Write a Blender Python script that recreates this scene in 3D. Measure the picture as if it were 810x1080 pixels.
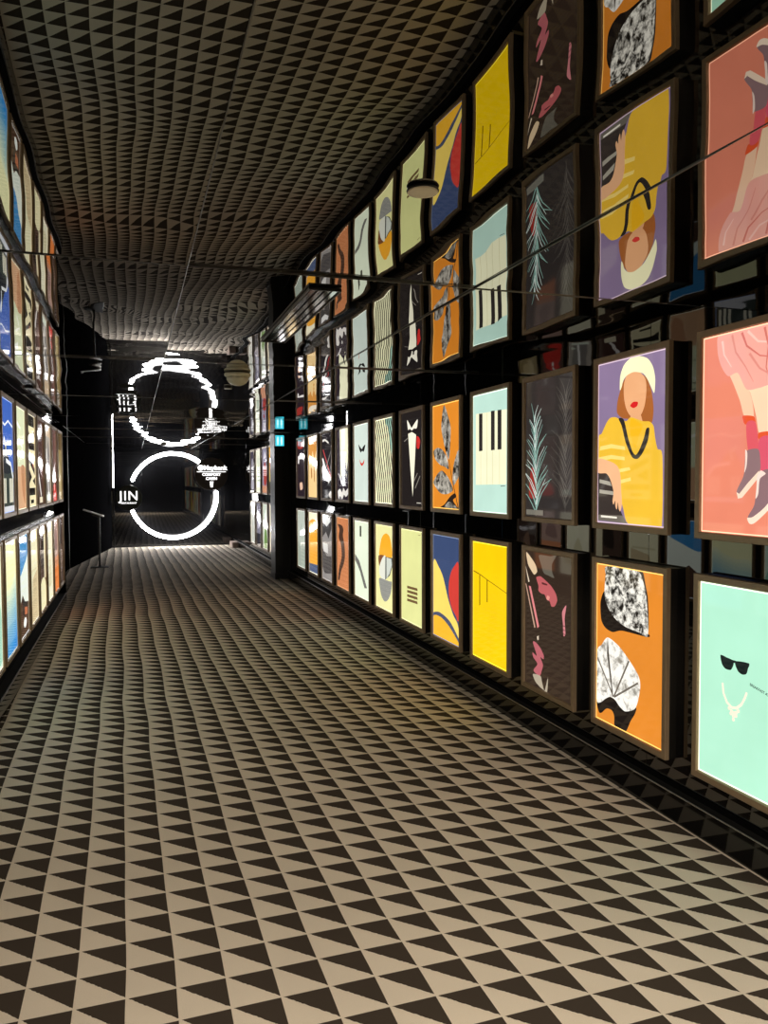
import bpy, bmesh, math, random
from mathutils import Vector, Matrix, noise

# ------------------------------------------------------------------ scene, camera, exposure
for _o in list(bpy.data.objects):
    bpy.data.objects.remove(_o, do_unlink=True)
scene = bpy.context.scene
COL = scene.collection
random.seed(7)

YAW, PITCH, ROLL, FPX = 0.31148, -0.04086, -0.00384, 819.2
CAM_H = 1.6
cam_data = bpy.data.cameras.new('camera')
cam = bpy.data.objects.new('camera', cam_data)
COL.objects.link(cam)
fw = Vector((math.sin(YAW) * math.cos(PITCH), math.cos(YAW) * math.cos(PITCH), math.sin(PITCH)))
rt = Vector((math.cos(YAW), -math.sin(YAW), 0))
up = rt.cross(fw)
rt, up = rt * math.cos(ROLL) + up * math.sin(ROLL), up * math.cos(ROLL) - rt * math.sin(ROLL)
cam.matrix_world = Matrix(((rt.x, up.x, -fw.x, 0), (rt.y, up.y, -fw.y, 0), (rt.z, up.z, -fw.z, CAM_H), (0, 0, 0, 1)))
cam_data.sensor_fit = 'VERTICAL'
cam_data.sensor_height = 36.0
cam_data.lens = FPX / 1080.0 * 36.0
cam_data.clip_start = 0.05
scene.camera = cam

world = bpy.data.worlds.new('dark_interior')
scene.world = world
world.use_nodes = True
world.node_tree.nodes['Background'].inputs[0].default_value = (0.010, 0.009, 0.008, 1)
world.node_tree.nodes['Background'].inputs[1].default_value = 0.6

FILL = 190.0  # strength of the added fill panel
vs = scene.view_settings
vs.view_transform = 'Standard'
vs.look = 'None'
vs.gamma = 1.0
vs.use_curve_mapping = False
vs.exposure = 0.0
scene.cycles.use_denoising = True
scene.cycles.max_bounces = 10
scene.cycles.glossy_bounces = 8
scene.cycles.diffuse_bounces = 4
scene.cycles.sample_clamp_indirect = 6.0

# added warm fill panel, unseen behind the camera, to brighten the near carpet
ld = bpy.data.lights.new('fill_light', 'AREA')
ld.shape = 'RECTANGLE'
ld.size, ld.size_y = 2.4, 1.0
ld.energy = FILL
ld.color = (1.0, 0.87, 0.70)
ld.spread = math.radians(98)
lo = bpy.data.objects.new('fill_light', ld)
COL.objects.link(lo)
lo.location = (0.45, -1.7, 2.3)
lo.rotation_euler = (math.radians(38), 0, math.radians(4))      # tipped forward, into the corridor

# strengths of what gives off light
LIT = 1.17         # lightbox faces
RING = 36.0         # white neon ring
SIGN = 1.6

# ------------------------------------------------------------------ layout (metres; y runs down the corridor)
DR = 2.368         # front plane of the lightboxes on the right
DL = -0.880        # front plane of the lightboxes on the left
GAP = 0.065        # lightbox depth
CEIL = 2.38
PITCH_R, BW, T0_R = 0.80679, 0.62586, 2.85927
PITCH_L, T0_L = 0.715, 6.08
ROWS = ((0.271, 1.182), (1.337, 2.245))
FW_ = 0.033        # frame width
FAR = 19.75
WAVE, TILT = 0.0016, 0.0042   # how far the ceiling sheets are from flat and level

# ------------------------------------------------------------------ materials
MATS = {}
def lin(c):
    c = c / 255.0
    return c / 12.92 if c <= 0.04045 else ((c + 0.055) / 1.055) ** 2.4
def hexlin(h):
    return tuple(lin(int(h[i:i + 2], 16)) for i in (0, 2, 4))

def new_mat(name):
    m = bpy.data.materials.new(name)
    m.use_nodes = True
    return m, m.node_tree.nodes, m.node_tree.links, m.node_tree.nodes['Principled BSDF']

def plain(name, col, rough=0.5, metal=0.0, spec=0.5, ior=1.5, bump=0.0, bscale=60.0, var=0.12):
    """principled surface with a little procedural variation of colour and roughness"""
    if name in MATS:
        return MATS[name]
    m, N, L, b = new_mat(name)
    tc = N.new('ShaderNodeTexCoord')
    nz = N.new('ShaderNodeTexNoise')
    nz.inputs['Scale'].default_value = bscale
    nz.inputs['Detail'].default_value = 3
    L.new(tc.outputs['Object'], nz.inputs['Vector'])
    mx = N.new('ShaderNodeMix'); mx.data_type = 'RGBA'
    mx.inputs[6].default_value = tuple(c * (1 - var) for c in col) + (1,)
    mx.inputs[7].default_value = tuple(min(1, c * (1 + var)) for c in col) + (1,)
    L.new(nz.outputs['Fac'], mx.inputs[0])
    L.new(mx.outputs[2], b.inputs['Base Color'])
    b.inputs['Roughness'].default_value = rough
    b.inputs['Metallic'].default_value = metal
    b.inputs['Specular IOR Level'].default_value = spec
    b.inputs['IOR'].default_value = ior
    if bump:
        bp = N.new('ShaderNodeBump')
        bp.inputs['Strength'].default_value = bump
        bp.inputs['Distance'].default_value = 0.002
        L.new(nz.outputs['Fac'], bp.inputs['Height'])
        L.new(bp.outputs['Normal'], b.inputs['Normal'])
    MATS[name] = m
    return m

def lit(rgbhex, strength=None, name=None, mottle=0.10):
    """a colour of a backlit print under a glossy clear sheet"""
    key = ('lit', rgbhex, strength)
    if key in MATS:
        return MATS[key]
    m, N, L, b = new_mat(name or 'backlit_print')
    c = hexlin(rgbhex)
    tc = N.new('ShaderNodeTexCoord')
    nz = N.new('ShaderNodeTexNoise')
    nz.inputs['Scale'].default_value = 4.0
    nz.inputs['Detail'].default_value = 4
    L.new(tc.outputs['Object'], nz.inputs['Vector'])
    mx = N.new('ShaderNodeMix'); mx.data_type = 'RGBA'
    mx.inputs[6].default_value = tuple(x * (1 - mottle) for x in c) + (1,)
    mx.inputs[7].default_value = tuple(x * (1 + mottle) for x in c) + (1,)
    L.new(nz.outputs['Fac'], mx.inputs[0])
    L.new(mx.outputs[2], b.inputs['Emission Color'])
    b.inputs['Emission Strength'].default_value = LIT if strength is None else strength
    b.inputs['Base Color'].default_value = tuple(0.25 * x for x in c) + (1,)
    b.inputs['Roughness'].default_value = 0.04
    b.inputs['Specular IOR Level'].default_value = 0.5
    MATS[key] = m
    return m

def foil(name, dark, light, scale, contrast):
    """crinkled silver leaf printed on a backlit sheet"""
    if name in MATS:
        return MATS[name]
    m, N, L, b = new_mat(name)
    tc = N.new('ShaderNodeTexCoord')
    v = N.new('ShaderNodeTexNoise')
    v.inputs['Scale'].default_value = scale
    v.inputs['Detail'].default_value = 7
    v.inputs['Roughness'].default_value = 0.68
    v.inputs['Distortion'].default_value = 0.35
    L.new(tc.outputs['Object'], v.inputs['Vector'])
    r = N.new('ShaderNodeValToRGB')
    r.color_ramp.elements[0].position = contrast[0]
    r.color_ramp.elements[0].color = hexlin(dark) + (1,)
    r.color_ramp.elements[1].position = contrast[1]
    r.color_ramp.elements[1].color = hexlin(light) + (1,)
    L.new(v.outputs['Fac'], r.inputs['Fac'])
    L.new(r.outputs['Color'], b.inputs['Emission Color'])
    b.inputs['Emission Strength'].default_value = LIT
    b.inputs['Base Color'].default_value = (0.05, 0.05, 0.05, 1)
    b.inputs['Roughness'].default_value = 0.04
    MATS[name] = m
    return m

def glow(name, rgb, strength):
    if name in MATS:
        return MATS[name]
    m, N, L, b = new_mat(name)
    b.inputs['Base Color'].default_value = (0.6, 0.6, 0.6, 1)
    b.inputs['Roughness'].default_value = 0.4
    b.inputs['Emission Color'].default_value = tuple(rgb) + (1,)
    b.inputs['Emission Strength'].default_value = strength
    MATS[name] = m
    return m

def carpet():
    m, N, L, b = new_mat('triangle_carpet')
    def math_(op, a, c=None, clamp=False):
        n = N.new('ShaderNodeMath'); n.operation = op; n.use_clamp = clamp
        for i, v in enumerate((a, c)):
            if v is None:
                continue
            if isinstance(v, (int, float)):
                n.inputs[i].default_value = v
            else:
                L.new(v, n.inputs[i])
        return n.outputs[0]
    tc = N.new('ShaderNodeTexCoord')
    sep = N.new('ShaderNodeSeparateXYZ')
    L.new(tc.outputs['Object'], sep.inputs[0])
    # the weave wanders a little along the corridor
    wv = N.new('ShaderNodeTexNoise'); wv.inputs['Scale'].default_value = 0.8; wv.inputs['Detail'].default_value = 1
    L.new(tc.outputs['Object'], wv.inputs['Vector'])
    jag = N.new('ShaderNodeTexNoise'); jag.inputs['Scale'].default_value = 90; jag.inputs['Detail'].default_value = 1
    L.new(tc.outputs['Object'], jag.inputs['Vector'])
    CELL, CX, CY, CYAW = 0.15101, -0.01017, 3.08184, -0.01413
    c, s = math.cos(CYAW), math.sin(CYAW)
    wob = math_('MULTIPLY', math_('SUBTRACT', wv.outputs['Fac'], 0.5), 0.05)
    X = math_('ADD', sep.outputs[0], wob)
    Y = math_('ADD', sep.outputs[1], math_('MULTIPLY', wob, 0.6))
    u = math_('SUBTRACT', math_('SUBTRACT', math_('MULTIPLY', X, c), math_('MULTIPLY', Y, s)), CX)
    v = math_('SUBTRACT', math_('ADD', math_('MULTIPLY', X, s), math_('MULTIPLY', Y, c)), CY)
    fu = math_('FRACT', math_('DIVIDE', u, CELL))
    fv = math_('FRACT', math_('DIVIDE', v, CELL))
    t = math_('ADD', math_('ADD', fu, fv), math_('MULTIPLY', math_('SUBTRACT', jag.outputs['Fac'], 0.5), 0.07))
    dark = math_('GREATER_THAN', t, 1.0)
    # thin pale yarn between the triangles
    gap = math_('MULTIPLY', math_('LESS_THAN', fu, 0.975), math_('LESS_THAN', fv, 0.97))
    fac = math_('MULTIPLY', dark, gap)
    fz = N.new('ShaderNodeTexNoise'); fz.inputs['Scale'].default_value = 420; fz.inputs['Detail'].default_value = 2
    L.new(tc.outputs['Object'], fz.inputs['Vector'])
    wear = N.new('ShaderNodeTexNoise'); wear.inputs['Scale'].default_value = 1.3; wear.inputs['Detail'].default_value = 4
    L.new(tc.outputs['Object'], wear.inputs['Vector'])
    mx = N.new('ShaderNodeMix'); mx.data_type = 'RGBA'
    L.new(fac, mx.inputs[0])
    mx.inputs[6].default_value = BEIGE + (1,)
    mx.inputs[7].default_value = BROWN + (1,)
    k = math_('ADD', math_('MULTIPLY', fz.outputs['Fac'], 0.5), math_('ADD', math_('MULTIPLY', wear.outputs['Fac'], 0.4), 0.55))
    mul = N.new('ShaderNodeVectorMath'); mul.operation = 'SCALE'
    L.new(mx.outputs[2], mul.inputs[0]); L.new(k, mul.inputs['Scale'])
    L.new(mul.outputs[0], b.inputs['Base Color'])
    b.inputs['Roughness'].default_value = 0.95
    b.inputs['Specular IOR Level'].default_value = 0.1
    bp = N.new('ShaderNodeBump'); bp.inputs['Strength'].default_value = 0.35; bp.inputs['Distance'].default_value = 0.003
    L.new(fz.outputs['Fac'], bp.inputs['Height'])
    L.new(bp.outputs['Normal'], b.inputs['Normal'])
    return m
BEIGE = (0.76, 0.675, 0.565)
BROWN = (0.058, 0.045, 0.035)

BLACK_GLASS = plain('black_glass', (0.004, 0.004, 0.0045), rough=0.015, ior=1.75, bscale=2.0)
VELVET = plain('velvet_black_wall', (0.004, 0.004, 0.0045), rough=0.9, spec=0.0, bscale=8.0)
DULL = plain('dull_black', (0.008, 0.008, 0.008), rough=0.85, spec=0.2, bscale=12)
PLINTH = plain('black_plinth', (0.006, 0.006, 0.006), rough=0.07, ior=1.45, bscale=3.0)
MATTE_BLACK = plain('matte_black_panel', (0.006, 0.006, 0.0065), rough=0.4, spec=0.3, bscale=8.0)
HOUSING = plain('black_box_side', (0.012, 0.011, 0.010), rough=0.22, bscale=20)
BRONZE = plain('bronze_frame', (0.40, 0.29, 0.185), rough=0.40, metal=0.45, bscale=30)
STEEL = plain('brushed_steel', (0.62, 0.61, 0.59), rough=0.34, metal=1.0, bscale=40)
DARK_STEEL = plain('dark_steel', (0.05, 0.05, 0.05), rough=0.3, metal=0.8, bscale=40)
CREAM = plain('cream_plastic', (0.62, 0.57, 0.44), rough=0.45, bscale=30)
WHITE = plain('white_plastic', (0.78, 0.78, 0.76), rough=0.4, bscale=30)
STONE = plain('pale_pink_stone', (0.42, 0.32, 0.27), rough=0.6, bscale=18, var=0.35, bump=0.2)
OLIVE_DISC = plain('dark_olive_disc', (0.020, 0.024, 0.018), rough=0.35, bscale=10)
BROWN_DISC = plain('dark_brown_disc', (0.030, 0.018, 0.012), rough=0.35, bscale=10)
MIRROR = plain('smoked_mirror', (0.33, 0.325, 0.31), rough=0.0, metal=1.0, bscale=1.5, var=0.03)
ALLOY_EDGE = plain('mirror_joint_strip', (0.26, 0.25, 0.235), rough=0.3, metal=0.9, bscale=20)

# ------------------------------------------------------------------ mesh helpers
def link_mesh(name, verts, faces, mats, fmat=None, parent=None, smooth=False, loc=None):
    me = bpy.data.meshes.new(name)
    me.from_pydata(verts, [], faces)
    for m in mats:
        me.materials.append(m)
    if fmat:
        me.polygons.foreach_set('material_index', fmat)
    if smooth:
        me.polygons.foreach_set('use_smooth', [True] * len(me.polygons))
    me.update()
    o = bpy.data.objects.new(name, me)
    COL.objects.link(o)
    if parent is not None:
        o.parent = parent
    if loc:
        o.location = loc
    return o

class MB:
    """collects shapes for ONE mesh"""
    def __init__(s):
        s.v, s.f, s.m = [], [], []
    def add(s, verts, faces, mi=0):
        b = len(s.v)
        s.v += [tuple(p) for p in verts]
        s.f += [tuple(i + b for i in f) for f in faces]
        s.m += [mi] * len(faces)
        return s
    def box(s, a, b, mi=0, M=None, bev=0.0):
        bm = bmesh.new()
        bmesh.ops.create_cube(bm, size=1)
        for v in bm.verts:
            v.co = Vector(((a[0] + b[0]) / 2 + v.co.x * (b[0] - a[0]), (a[1] + b[1]) / 2 + v.co.y * (b[1] - a[1]), (a[2] + b[2]) / 2 + v.co.z * (b[2] - a[2])))
        if bev:
            bmesh.ops.bevel(bm, geom=list(bm.edges), offset=bev, segments=2, profile=0.6, affect='EDGES')
        if M:
            bm.transform(M)
        bm.verts.index_update()
        s.add([v.co for v in bm.verts], [[v.index for v in f.verts] for f in bm.faces], mi)
        bm.free()
        return s
    def lathe(s, prof, n=40, M=None, mi=0):
        """profile of (radius, height) turned round z"""
        vs, fs = [], []
        for r, z in prof:
            for k in range(n):
                a = 2 * math.pi * k / n
                vs.append(Vector((r * math.cos(a), r * math.sin(a), z)))
        for i in range(len(prof) - 1):
            for k in range(n):
                k2 = (k + 1) % n
                fs.append((i * n + k, i * n + k2, (i + 1) * n + k2, (i + 1) * n + k))
        fs.append(tuple(reversed(range(n))))
        fs.append(tuple((len(prof) - 1) * n + k for k in range(n)))
        if M:
            vs = [M @ p for p in vs]
        return s.add(vs, fs, mi)
    def arc(s, R, r, a0, a1, n=90, m=14, M=None, mi=0):
        """tube along an arc in the xz plane with rounded ends"""
        vs, fs = [], []
        rings = []
        for k in range(n + 1):
            a = a0 + (a1 - a0) * k / n
            rings.append((a, r))
        ce = [(a0 - 0.55 * r / R, r * 0.75)] ; cl = [(a1 + 0.55 * r / R, r * 0.75)]
        rings = [(a0 - r * 0.85 / R, r * 0.35)] + ce + rings + cl + [(a1 + r * 0.85 / R, r * 0.35)]
        for a, rr in rings:
            c = Vector((R * math.cos(a), 0, R * math.sin(a)))
            d = Vector((math.cos(a), 0, math.sin(a)))
            for j in range(m):
                b = 2 * math.pi * j / m
                vs.append(c + d * (rr * math.cos(b)) + Vector((0, 1, 0)) * (rr * math.sin(b)))
        for i in range(len(rings) - 1):
            for j in range(m):
                j2 = (j + 1) % m
                fs.append((i * m + j, i * m + j2, (i + 1) * m + j2, (i + 1) * m + j))
        fs.append(tuple(range(m)))
        fs.append(tuple(reversed([(len(rings) - 1) * m + j for j in range(m)])))
        if M:
            vs = [M @ p for p in vs]
        return s.add(vs, fs, mi)
    def build(s, name, mats, parent=None, smooth=False, loc=None):
        if not isinstance(mats, (list, tuple)):
            mats = [mats]
        return link_mesh(name, s.v, s.f, mats, s.m, parent, smooth, loc)

def text_mesh(txt, size, bold=0.0):
    """outline of a line of writing, centred on the origin in the xy plane"""
    cu = bpy.data.curves.new('writing', 'FONT')
    cu.body = txt
    cu.size = size
    cu.align_x = 'CENTER'
    cu.align_y = 'CENTER'
    cu.offset = bold
    cu.resolution_u = 3
    cu.space_character = 1.12 if txt == 'JIN' else 1.0
    ob = bpy.data.objects.new('writing', cu)
    COL.objects.link(ob)
    dg = bpy.context.evaluated_depsgraph_get()
    me = bpy.data.meshes.new_from_object(ob.evaluated_get(dg))
    vs = [v.co.copy() for v in me.vertices]
    fs = [tuple(p.vertices) for p in me.polygons]
    bpy.data.objects.remove(ob, do_unlink=True)
    bpy.data.curves.remove(cu)
    bpy.data.meshes.remove(me)
    return vs, fs

def structure(o):
    o['kind'] = 'structure'
    return o

def empty(name, loc, rz, label, cat, group=None):
    o = bpy.data.objects.new(name, None)
    COL.objects.link(o)
    o.empty_display_size = 0.1
    o.location = loc
    o.rotation_euler = (0, 0, rz)
    o['label'] = label
    o['category'] = cat
    if group:
        o['group'] = group
    return o

# ------------------------------------------------------------------ the setting
Y0, Y1 = -3.2, FAR
WR = DR + GAP            # black glass plane, right
WL = DL - GAP            # black glass plane, left
PLR, PLL = 2.378, -0.866 # faces of the two plinths
PLH = 0.135
TURN = 11.02             # the left wall of lightboxes ends here
REC = -1.16              # recessed wall beyond it
KINK = 15.1              # far left angled panel starts here

link = structure(MB().add([(-1.6, Y0, 0), (3.0, Y0, 0), (3.0, FAR + 0.4, 0), (-1.6, FAR + 0.4, 0), (-1.6, Y0, -0.1), (3.0, Y0, -0.1), (3.0, FAR + 0.4, -0.1), (-1.6, FAR + 0.4, -0.1)],
    [(0, 1, 2, 3), (7, 6, 5, 4), (0, 4, 5, 1), (1, 5, 6, 2), (2, 6, 7, 3), (3, 7, 4, 0)]).build('floor', carpet()))

w = MB()
yy = Y0
edges = [Y0] + [1.65 + 1.61358 * k for k in range(-2, 12) if Y0 < 1.65 + 1.61358 * k < FAR] + [FAR]
for a, b in zip(edges[:-1], edges[1:]):            # sheets of black glass with hairline joints
    w.box((WR, a + 0.0012, 0), (WR + 0.1, b - 0.0012, CEIL + 0.1), bev=0.0008)
structure(w.build('wall_right', BLACK_GLASS))
w = MB()
edges = [Y0] + [5.99 + 1.43 * k for k in range(-6, 4) if Y0 < 5.99 + 1.43 * k < TURN] + [TURN]
for a, b in zip(edges[:-1], edges[1:]):
    w.box((WL - 0.1, a + 0.0012, 0), (WL, b - 0.0012, CEIL + 0.1), bev=0.0008)
structure(w.build('wall_left', BLACK_GLASS))
w = MB()
w.box((REC - 0.1, TURN + 0.001, 0), (REC, 12.6, CEIL + 0.1)).box((REC - 0.1, 12.606, 0), (REC, 14.2, CEIL + 0.1)).box((REC - 0.1, 14.206, 0), (REC, 15.8, CEIL + 0.1)).box((REC - 0.1, 15.806, 0), (REC, KINK + 0.2, CEIL + 0.1))
structure(w.build('wall_left_recess', VELVET))
d = Vector((0.64, FAR - KINK, 0)); Lk = d.length
ang = math.atan2(d.y, d.x)
Mk = Matrix.Translation((REC + 0.003, KINK, 0)) @ Matrix.Rotation(ang, 4, 'Z')
structure(MB().box((0.0, 0.0, 0), (Lk, 0.08, CEIL + 0.1), M=Mk).build('wall_left_angled', VELVET))
w = MB()
for a, b in ((-1.4, 0.18), (0.184, 1.64), (1.644, 2.6)):
    w.box((a, FAR, 0), (b, FAR + 0.12, CEIL + 0.1), bev=0.001)
structure(w.build('wall_far', BLACK_GLASS))
structure(MB().box((WL - 0.1, Y0 - 0.1, 0), (WR + 0.1, Y0, CEIL + 0.1)).build('wall_back', MATTE_BLACK))

# skirting plinths with a thin metal strip along the top
structure(MB().box((PLR, Y0, 0), (PLR + 0.006, FAR, PLH - 0.006), 0, bev=0.001).box((PLR + 0.006, Y0, 0), (WR, FAR, PLH - 0.007), 1).build('baseboard_right', [PLINTH, DULL]))
structure(MB().box((PLL - 0.006, Y0, 0), (PLL, TURN, PLH - 0.006), 0, bev=0.001).box((WL, Y0, 0), (PLL - 0.006, TURN, PLH - 0.007), 1).build('baseboard_left', [PLINTH, DULL]))
structure(MB().box((PLR - 0.002, Y0, PLH - 0.006), (PLR + 0.004, FAR, PLH - 0.001), bev=0.001).build('trim_1', STEEL))
structure(MB().box((PLL - 0.009, Y0, PLH - 0.006), (PLL + 0.002, TURN, PLH - 0.001), bev=0.001).build('trim_2', STEEL))
structure(MB().box((-0.55, FAR - 0.02, 0), (2.36, FAR, 0.05), bev=0.003).build('baseboard_far', DARK_STEEL))
# dark uprights where the left wall steps back
structure(MB().box((REC, TURN + 0.001, 0), (DL - 0.004, TURN + 0.16, CEIL - 0.01), bev=0.004).build('trim_3', VELVET))
structure(MB().box((REC, 13.55, 0), (REC + 0.03, 13.6, CEIL), bev=0.003).build('trim_4', DARK_STEEL))
structure(MB().box((REC, 15.2, 0), (REC + 0.03, 15.25, CEIL), bev=0.003).build('trim_5', DARK_STEEL))

# mirrored ceiling: big sheets, none of them quite flat or quite level
XS = [-1.3, -0.93, 0.2, 1.335, 2.47]
YS = [-1.75 + 2.338 * k for k in range(-1, 10)]
cb = MB()
rc = random.Random(21)
for i in range(len(XS) - 1):
    for j in range(len(YS) - 1):
        x0, x1 = XS[i] + 0.0022, XS[i + 1] - 0.0022
        y0, y1 = max(YS[j], Y0) + 0.0022, min(YS[j + 1], FAR + 0.05) - 0.0022
        if y1 - y0 < 0.1:
            continue
        tx, ty = rc.uniform(-1, 1) * TILT, rc.uniform(-1, 1) * TILT
        ph = Vector((rc.uniform(0, 50), rc.uniform(0, 50), 0))
        nx, ny = max(2, int((x1 - x0) / 0.05)), max(2, int((y1 - y0) / 0.05))
        vs_, fs_ = [], []
        for b in range(ny + 1):
            for a in range(nx + 1):
                x = x0 + (x1 - x0) * a / nx
                y = y0 + (y1 - y0) * b / ny
                z = (x - (x0 + x1) / 2) * tx + (y - (y0 + y1) / 2) * ty
                z += WAVE * 1.5 * noise.noise(Vector((x * 1.9, y * 1.5, 0)) + ph) + WAVE * 0.30 * noise.noise(Vector((x * 5.2, y * 4.6, 3)) + ph)
                # sheets dip where they are screwed up at their edges
                vs_.append((x, y, CEIL + z))
        for b in range(ny):
            for a in range(nx):
                k = b * (nx + 1) + a
                fs_.append((k, k + nx + 1, k + nx + 2, k + 1))
        cb.add(vs_, fs_, 0)
        # turned-up polished edges
        rim = [a for a in range(nx + 1)] + [b * (nx + 1) + nx for b in range(1, ny + 1)] + [ny * (nx + 1) + a for a in range(nx - 1, -1, -1)] + [b * (nx + 1) for b in range(ny - 1, 0, -1)]
        rv = [vs_[k] for k in rim]
        n_ = len(rv)
        upv = [(p[0], p[1], p[2] + 0.006) for p in rv]
        cb.add(rv + upv, [(k, (k + 1) % n_, n_ + (k + 1) % n_, n_ + k) for k in range(n_)], 1)
for x in XS[2:4]:                                  # slim joint strips under the seams
    cb.box((x - 0.0013, Y0 + 0.01, CEIL - 0.0035), (x + 0.0013, FAR, CEIL - 0.001), 1)
for y in YS[1:-1]:
    cb.box((-1.15, y - 0.0013, CEIL - 0.0040), (WR - 0.002, y + 0.0013, CEIL - 0.0012), 1)
cb.box((-1.45, Y0, CEIL + 0.03), (2.6, FAR + 0.1, CEIL + 0.12), 2)
co = cb.build('ceiling', [MIRROR, ALLOY_EDGE, MATTE_BLACK])
co.data.polygons.foreach_set('use_smooth', [m == 0 for m in cb.m])
structure(co)

# ------------------------------------------------------------------ lightboxes
IW, IH = BW - 2 * FW_, None

def smooth_poly(p, n=2):
    """closed curve through the points"""
    out, m = [], len(p)
    for i in range(m):
        p0, p1, p2, p3 = p[i - 1], p[i], p[(i + 1) % m], p[(i + 2) % m]
        for k in range(5):
            s = k / 5.0
            q = []
            for c in (0, 1):
                a, b, d, e = p0[c], p1[c], p2[c], p3[c]
                q.append(b + 0.5 * s * ((d - a) * 0.8 + s * ((2 * a - 5 * b + 4 * d - e) * 0.8 + (d - b) * 0.0 + s * (3 * b - 3 * d + e - a) * 0.8)) + (s * s * (3 - 2 * s)) * (d - b) * 0.2)
            out.append(tuple(q))
    return out

def clip_poly(p):
    """keep a shape inside the sheet"""
    for ax, lim, sg in ((0, 0.0, 1), (0, 1.0, -1), (1, 0.0, 1), (1, 1.0, -1)):
        q = []
        for i in range(len(p)):
            a, b = p[i], p[(i + 1) % len(p)]
            da, db = (a[ax] - lim) * sg, (b[ax] - lim) * sg
            if da >= 0:
                q.append(a)
            if (da >= 0) != (db >= 0):
                t = da / (da - db)
                q.append((a[0] + (b[0] - a[0]) * t, a[1] + (b[1] - a[1]) * t))
        p = q
        if len(p) < 3:
            return []
    return p

class Art:
    """flat printed shapes on one sheet; u runs right and v up, both 0..1"""
    def __init__(s, bg, edge=None):
        s.bg, s.edge, s.L = bg, edge, []
    def poly(s, pts, col, sm=0):
        p = smooth_poly(list(pts), sm) if sm else list(pts)
        p = clip_poly(p)
        if len(p) >= 3:
            s.L.append((p, col))
        return s
    def rect(s, u0, v0, u1, v1, col):
        return s.poly([(u0, v0), (u1, v0), (u1, v1), (u0, v1)], col)
    def oval(s, u, v, ru, rv, col, a0=0, a1=360, n=36):
        full = a1 - a0 >= 360
        m = n if full else n + 1
        return s.poly([(u + ru * math.cos(math.radians(a0 + (a1 - a0) * k / n)), v + rv * math.sin(math.radians(a0 + (a1 - a0) * k / n))) for k in range(m)], col)
    def line(s, pts, wd, col, w2=None):
        """stroke; wd in sheet widths"""
        if w2 is None:
            w2 = wd
        asp = 0.845 / 0.56
        A, B = [], []
        n = len(pts)
        for i, (x, y) in enumerate(pts):
            a, b = pts[max(0, i - 1)], pts[min(n - 1, i + 1)]
            dx, dy = b[0] - a[0], (b[1] - a[1]) * asp
            l = math.hypot(dx, dy) or 1
            ww = (wd + (w2 - wd) * i / max(1, n - 1)) / 2
            A.append((x - dy / l * ww, y + dx / l * ww / asp))
            B.append((x + dy / l * ww, y - dx / l * ww / asp))
        for i in range(n - 1):
            s.poly([A[i], A[i + 1], B[i + 1], B[i]], col)
        return s
    def text(s, txt, u, v, size, col, rot=0, bold=0):
        vs, fs = text_mesh(txt, size, bold)
        s.L.append(('text', vs, fs, col, u, v, math.radians(rot)))
        return s

def mat_of(col):
    if isinstance(col, tuple):
        return lit(col[1], LIT * 1.6, 'glowing_edge')
    if col == 'FOIL3':
        return foil('pale_silver_leaf', '8d877c', 'f8f4ea', 17.0, (0.36, 0.52))
    if col == 'FOIL':
        return foil('crumpled_silver_leaf', '15110e', 'f8f3e6', 24.0, (0.42, 0.58))
    if col == 'FOIL2':
        return foil('dark_silver_leaf', '1b1510', 'e0d8c8', 13.0, (0.40, 0.70))
    return lit(col)

def rings(o, y, d, w, h):
    return [(d, y, d), (w - d, y, d), (w - d, y, h - d), (d, y, h - d)]

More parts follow.
